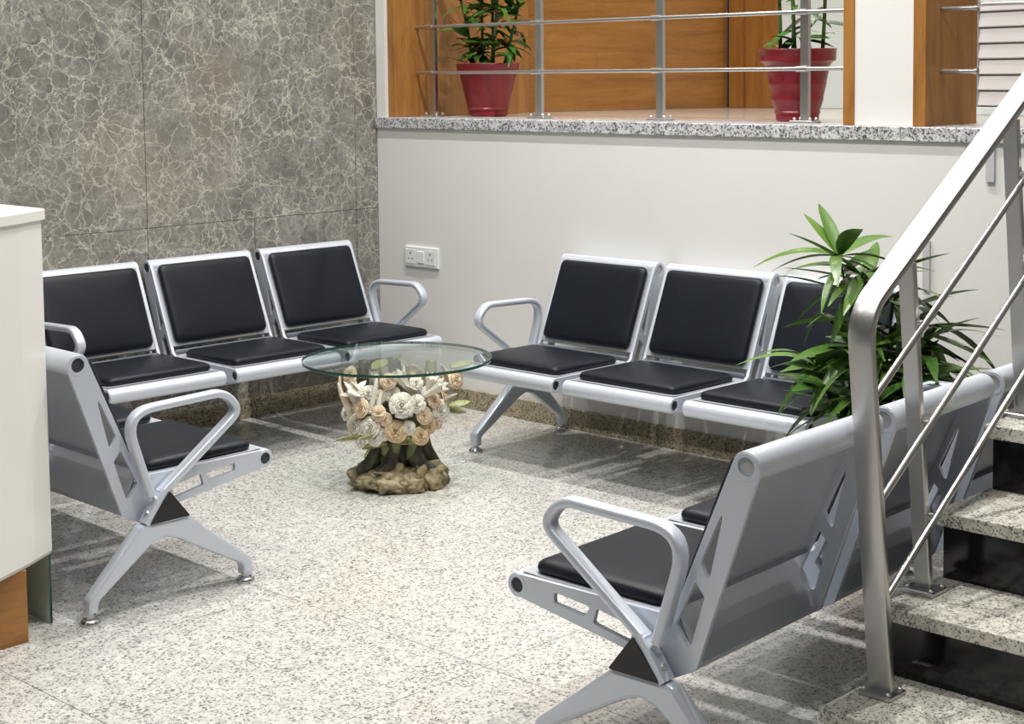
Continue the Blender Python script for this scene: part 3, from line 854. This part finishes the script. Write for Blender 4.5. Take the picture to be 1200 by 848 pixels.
def rose_me(seed, openness=1.0):
    """unit-radius rose, axis +z"""
    rr = random.Random(seed); bm = bmesh.new()
    def petal(a0, half, r_in, r_out, h0, h1, curl):
        nu, nv = 6, 5; g = []
        for j in range(nv+1):
            v = j/nv; row = []
            for i in range(nu+1):
                u = -1+2*i/nu
                wv = math.sin(PI*(.18+.62*v))
                a = a0+u*half*wv
                r = r_in+(r_out-r_in)*(v**1.3) + curl*.22*max(0, v-.65)/.35
                h = h0+(h1-h0)*v - curl*.20*(max(0, v-.65)/.35)**2 - .10*u*u*v
                row.append(bm.verts.new((r*math.cos(a), r*math.sin(a), h)))
            g.append(row)
        for j in range(nv):
            for i in range(nu): bm.faces.new((g[j][i], g[j][i+1], g[j+1][i+1], g[j+1][i]))
    for cnt, half, ri, ro, h0, h1, cu in ((2, 1.5, .05, .10, .1, .66, 0), (3, 1.25, .08, .24, .05, .66, .1), (4, 1.0, .12, .42, .0, .60, .4), (5, .90, .16, .60, -.06, .56, .7), (5, .95, .20, .80, -.14, .46, 1.0)):
        off = rr.uniform(0, 6)
        for i in range(cnt): petal(off+i*2*PI/cnt+rr.uniform(-.1, .1), half*rr.uniform(.9, 1.1), ri, ro*openness*rr.uniform(.93, 1.07), h0, h1*rr.uniform(.92, 1.08), cu)
    # receptacle
    lathe(bm, [(.02, -.35), (.25, -.25), (.42, -.05), (.30, .10), (.1, .15)], 10)
    me = me_of(bm, 'rose')
    for p in me.polygons: p.use_smooth = True
    return me
ROSES = [rose_me(s_) for s_ in (1, 2, 3, 4)]
RM = {}
def rose(s, d, z, r, mt, axis, k):
    if (k, mt) not in RM:
        c_ = ROSES[k].copy(); c_.materials.append(M[mt]); RM[(k, mt)] = c_
    o = bpy.data.objects.new('rose', RM[(k, mt)]); C.objects.link(o); o.parent = tbl; o.location = tl(s, d, z)
    ax = (RV*axis[0]+TV*axis[1]+Vector((0, 0, axis[2]))).normalized()
    o.rotation_euler = ax.to_track_quat('Z', 'Y').to_euler(); o.scale = (r, r, r)
    md = o.modifiers.new('thickness', 'SOLIDIFY'); md.thickness = .05
    return o
def px2(x, y): return ((x/4.038+340-467)/297, (566-(y/4.038+380))/291)
for i, (x, y, r_, mt) in enumerate(((325, 455, 42, 'rose_white'), (402, 450, 46, 'rose_white'), (517, 465, 48, 'rose_tan'), (545, 350, 54, 'rose_white'), (440, 385, 34, 'rose_peach'),
                     (358, 365, 42, 'rose_peach'), (627, 490, 40, 'rose_tan'), (717, 382, 44, 'rose_white'), (645, 400, 38, 'rose_peach'), (785, 252, 42, 'rose_peach'),
                     (302, 218, 40, 'rose_peach'), (612, 345, 40, 'rose_white'), (610, 250, 30, 'rose_white'), (485, 242, 36, 'rose_peach'), (420, 500, 34, 'rose_white'), (690, 335, 32, 'rose_peach'), (340, 310, 46, 'rose_white'), (470, 412, 30, 'rose_peach'), (575, 452, 32, 'rose_white'), (392, 300, 36, 'rose_white'), (668, 458, 28, 'rose_tan'), (500, 300, 36, 'rose_white'), (662, 300, 34, 'rose_white'), (272, 402, 30, 'rose_white'), (442, 312, 30, 'rose_peach'), (352, 520, 28, 'rose_white'), (700, 440, 28, 'rose_peach'), (462, 478, 32, 'rose_white'))):
    s, z = px2(x, y)
    d = math.sqrt(max(.0, .185**2-s*s*.8))*(1.0 if z < .36 else .82)
    rad = r_/4.038/297*1.12
    z2 = z + d*.10 - .002
    rose(s, d, z2-.01, rad, mt, (s*4.5, .9, .25+(z-.3)*1.2), i % 4)
for i, (s, d, z) in enumerate(((-.16, -.08, .30), (-.08, -.15, .28), (.03, -.17, .31), (.12, -.12, .28), (.17, -.03, .33), (.05, -.16, .40), (-.10, -.13, .40), (.18, -.05, .42), (-.17, .0, .40))):
    rose(s, d, z, .045, ('rose_white', 'rose_peach', 'rose_tan')[i % 3], (s*5, d*5, .3), i % 4)
# trumpet lilies, spiky petals and leaves of the sculpture
def lily(p, q, r0_, r1_, mt='rose_white'):
    bm = bmesh.new(); rings = []; P0, P1 = Vector(p), Vector(q)
    for i, (pp_, t, s, u) in enumerate(frames([P0.lerp(P1, j/6) for j in range(7)], Vector((.3, .2, .9)))):
        k = i/6; rad = r0_+(r1_-r0_)*k**2.2
        rings.append([pp_+(s*math.cos(a)+u*math.sin(a))*rad*(1+.28*k*math.cos(a*6)) + t*(.25*rad*k*math.cos(a*6)) for a in [2*PI*j/24 for j in range(24)]])
    rings.append([pp_+(r-pp_)*.55-t*.01 for r in rings[-1]])
    loft(bm, rings); return finish('lily', bm, mt, tbl, True)
def at(x, y, d):
    s, z = px2(x, y); return tl(s, d, z+d*.10)
lily(at(600, 330, .13), at(530, 215, .15), .010, .030)
lily(at(640, 330, .14), at(745, 268, .17), .010, .026)
lily(at(650, 320, .12), at(690, 235, .13), .009, .024)
lily(at(300, 350, .09), at(330, 285, .13), .010, .044)
def spike(pts_, r0_, r1_, mt): limb('petal', pts_, r0_, r1_, mt, 7, 8, .1)
spike([at(310, 420, .10), at(275, 350, .10), at(250, 300, .09), at(247, 235, .08)], .020, .004, 'rose_peach')
spike([at(300, 390, .11), at(262, 330, .10), at(240, 265, .09)], .014, .004, 'rose_white')
spike([at(395, 400, .15), at(410, 340, .15), at(425, 270, .15), at(428, 225, .14)], .018, .004, 'rose_white')
spike([at(460, 420, .16), at(440, 360, .16), at(455, 300, .155)], .02, .006, 'rose_white')
CL = LEAVES[3].copy(); CL.materials.append(M['leaf_ceramic'])
for (x, y, d, az, el, L) in ((752, 400, .07, .4, -.1, .085), (748, 385, .07, .1, .25, .10), (470, 540, .15, 2.6, -.2, .12), (350, 515, .13, 3.6, .1, .11), (400, 550, .15, 4.2, -.5, .07), (480, 520, .16, .3, -.1, .12),
                             (560, 440, .17, 1.6, .7, .08), (420, 510, .16, 4.0, .2, .09), (560, 300, .13, 2.4, .6, .1), (480, 300, .13, 1.2, .8, .1), (390, 130, .02, 1.0, .2, .12), (760, 170, .0, .3, .2, .1), (560, 160, -.02, 2.0, .3, .12)):
    o = bpy.data.objects.new('leaf', CL); C.objects.link(o); o.parent = tbl; p = at(x, y, d); p.z = min(p.z, .465); o.location = p
    a = az + math.atan2(RV.y, RV.x)
    o.rotation_euler = (Matrix.Rotation(a, 3, 'Z') @ Matrix.Rotation(-el, 3, 'Y') @ Matrix.Rotation(.6, 3, 'X')).to_euler()
    o.scale = (L, L*1.6, L)
    md = o.modifiers.new('thickness', 'SOLIDIFY'); md.thickness = .05

WP = LEAVES[3].copy(); WP.materials.append(M['rose_white'])
rr = random.Random(5)
for (x, y, d) in ((300, 480, .13), (345, 400, .13), (380, 490, .155), (450, 430, .16), (480, 420, .16), (500, 330, .14), (575, 300, .13), (590, 420, .165), (655, 440, .15), (690, 330, .12), (740, 350, .10),
                  (330, 330, .11), (360, 320, .12), (460, 330, .14), (575, 390, .16), (520, 400, .17), (700, 300, .11), (430, 300, .13)):
    o = bpy.data.objects.new('petal', WP); C.objects.link(o); o.parent = tbl; p = at(x, y, d); o.location = p-TV*.02
    a = math.atan2(TV.y, TV.x) + rr.uniform(-1.3, 1.3)
    o.rotation_euler = (Matrix.Rotation(a, 3, 'Z') @ Matrix.Rotation(-rr.uniform(.2, 1.3), 3, 'Y') @ Matrix.Rotation(rr.uniform(-.5, .5), 3, 'X')).to_euler()
    L = rr.uniform(.065, .09); o.scale = (L, L*2.6, L)
    md = o.modifiers.new('thickness', 'SOLIDIFY'); md.thickness = .04
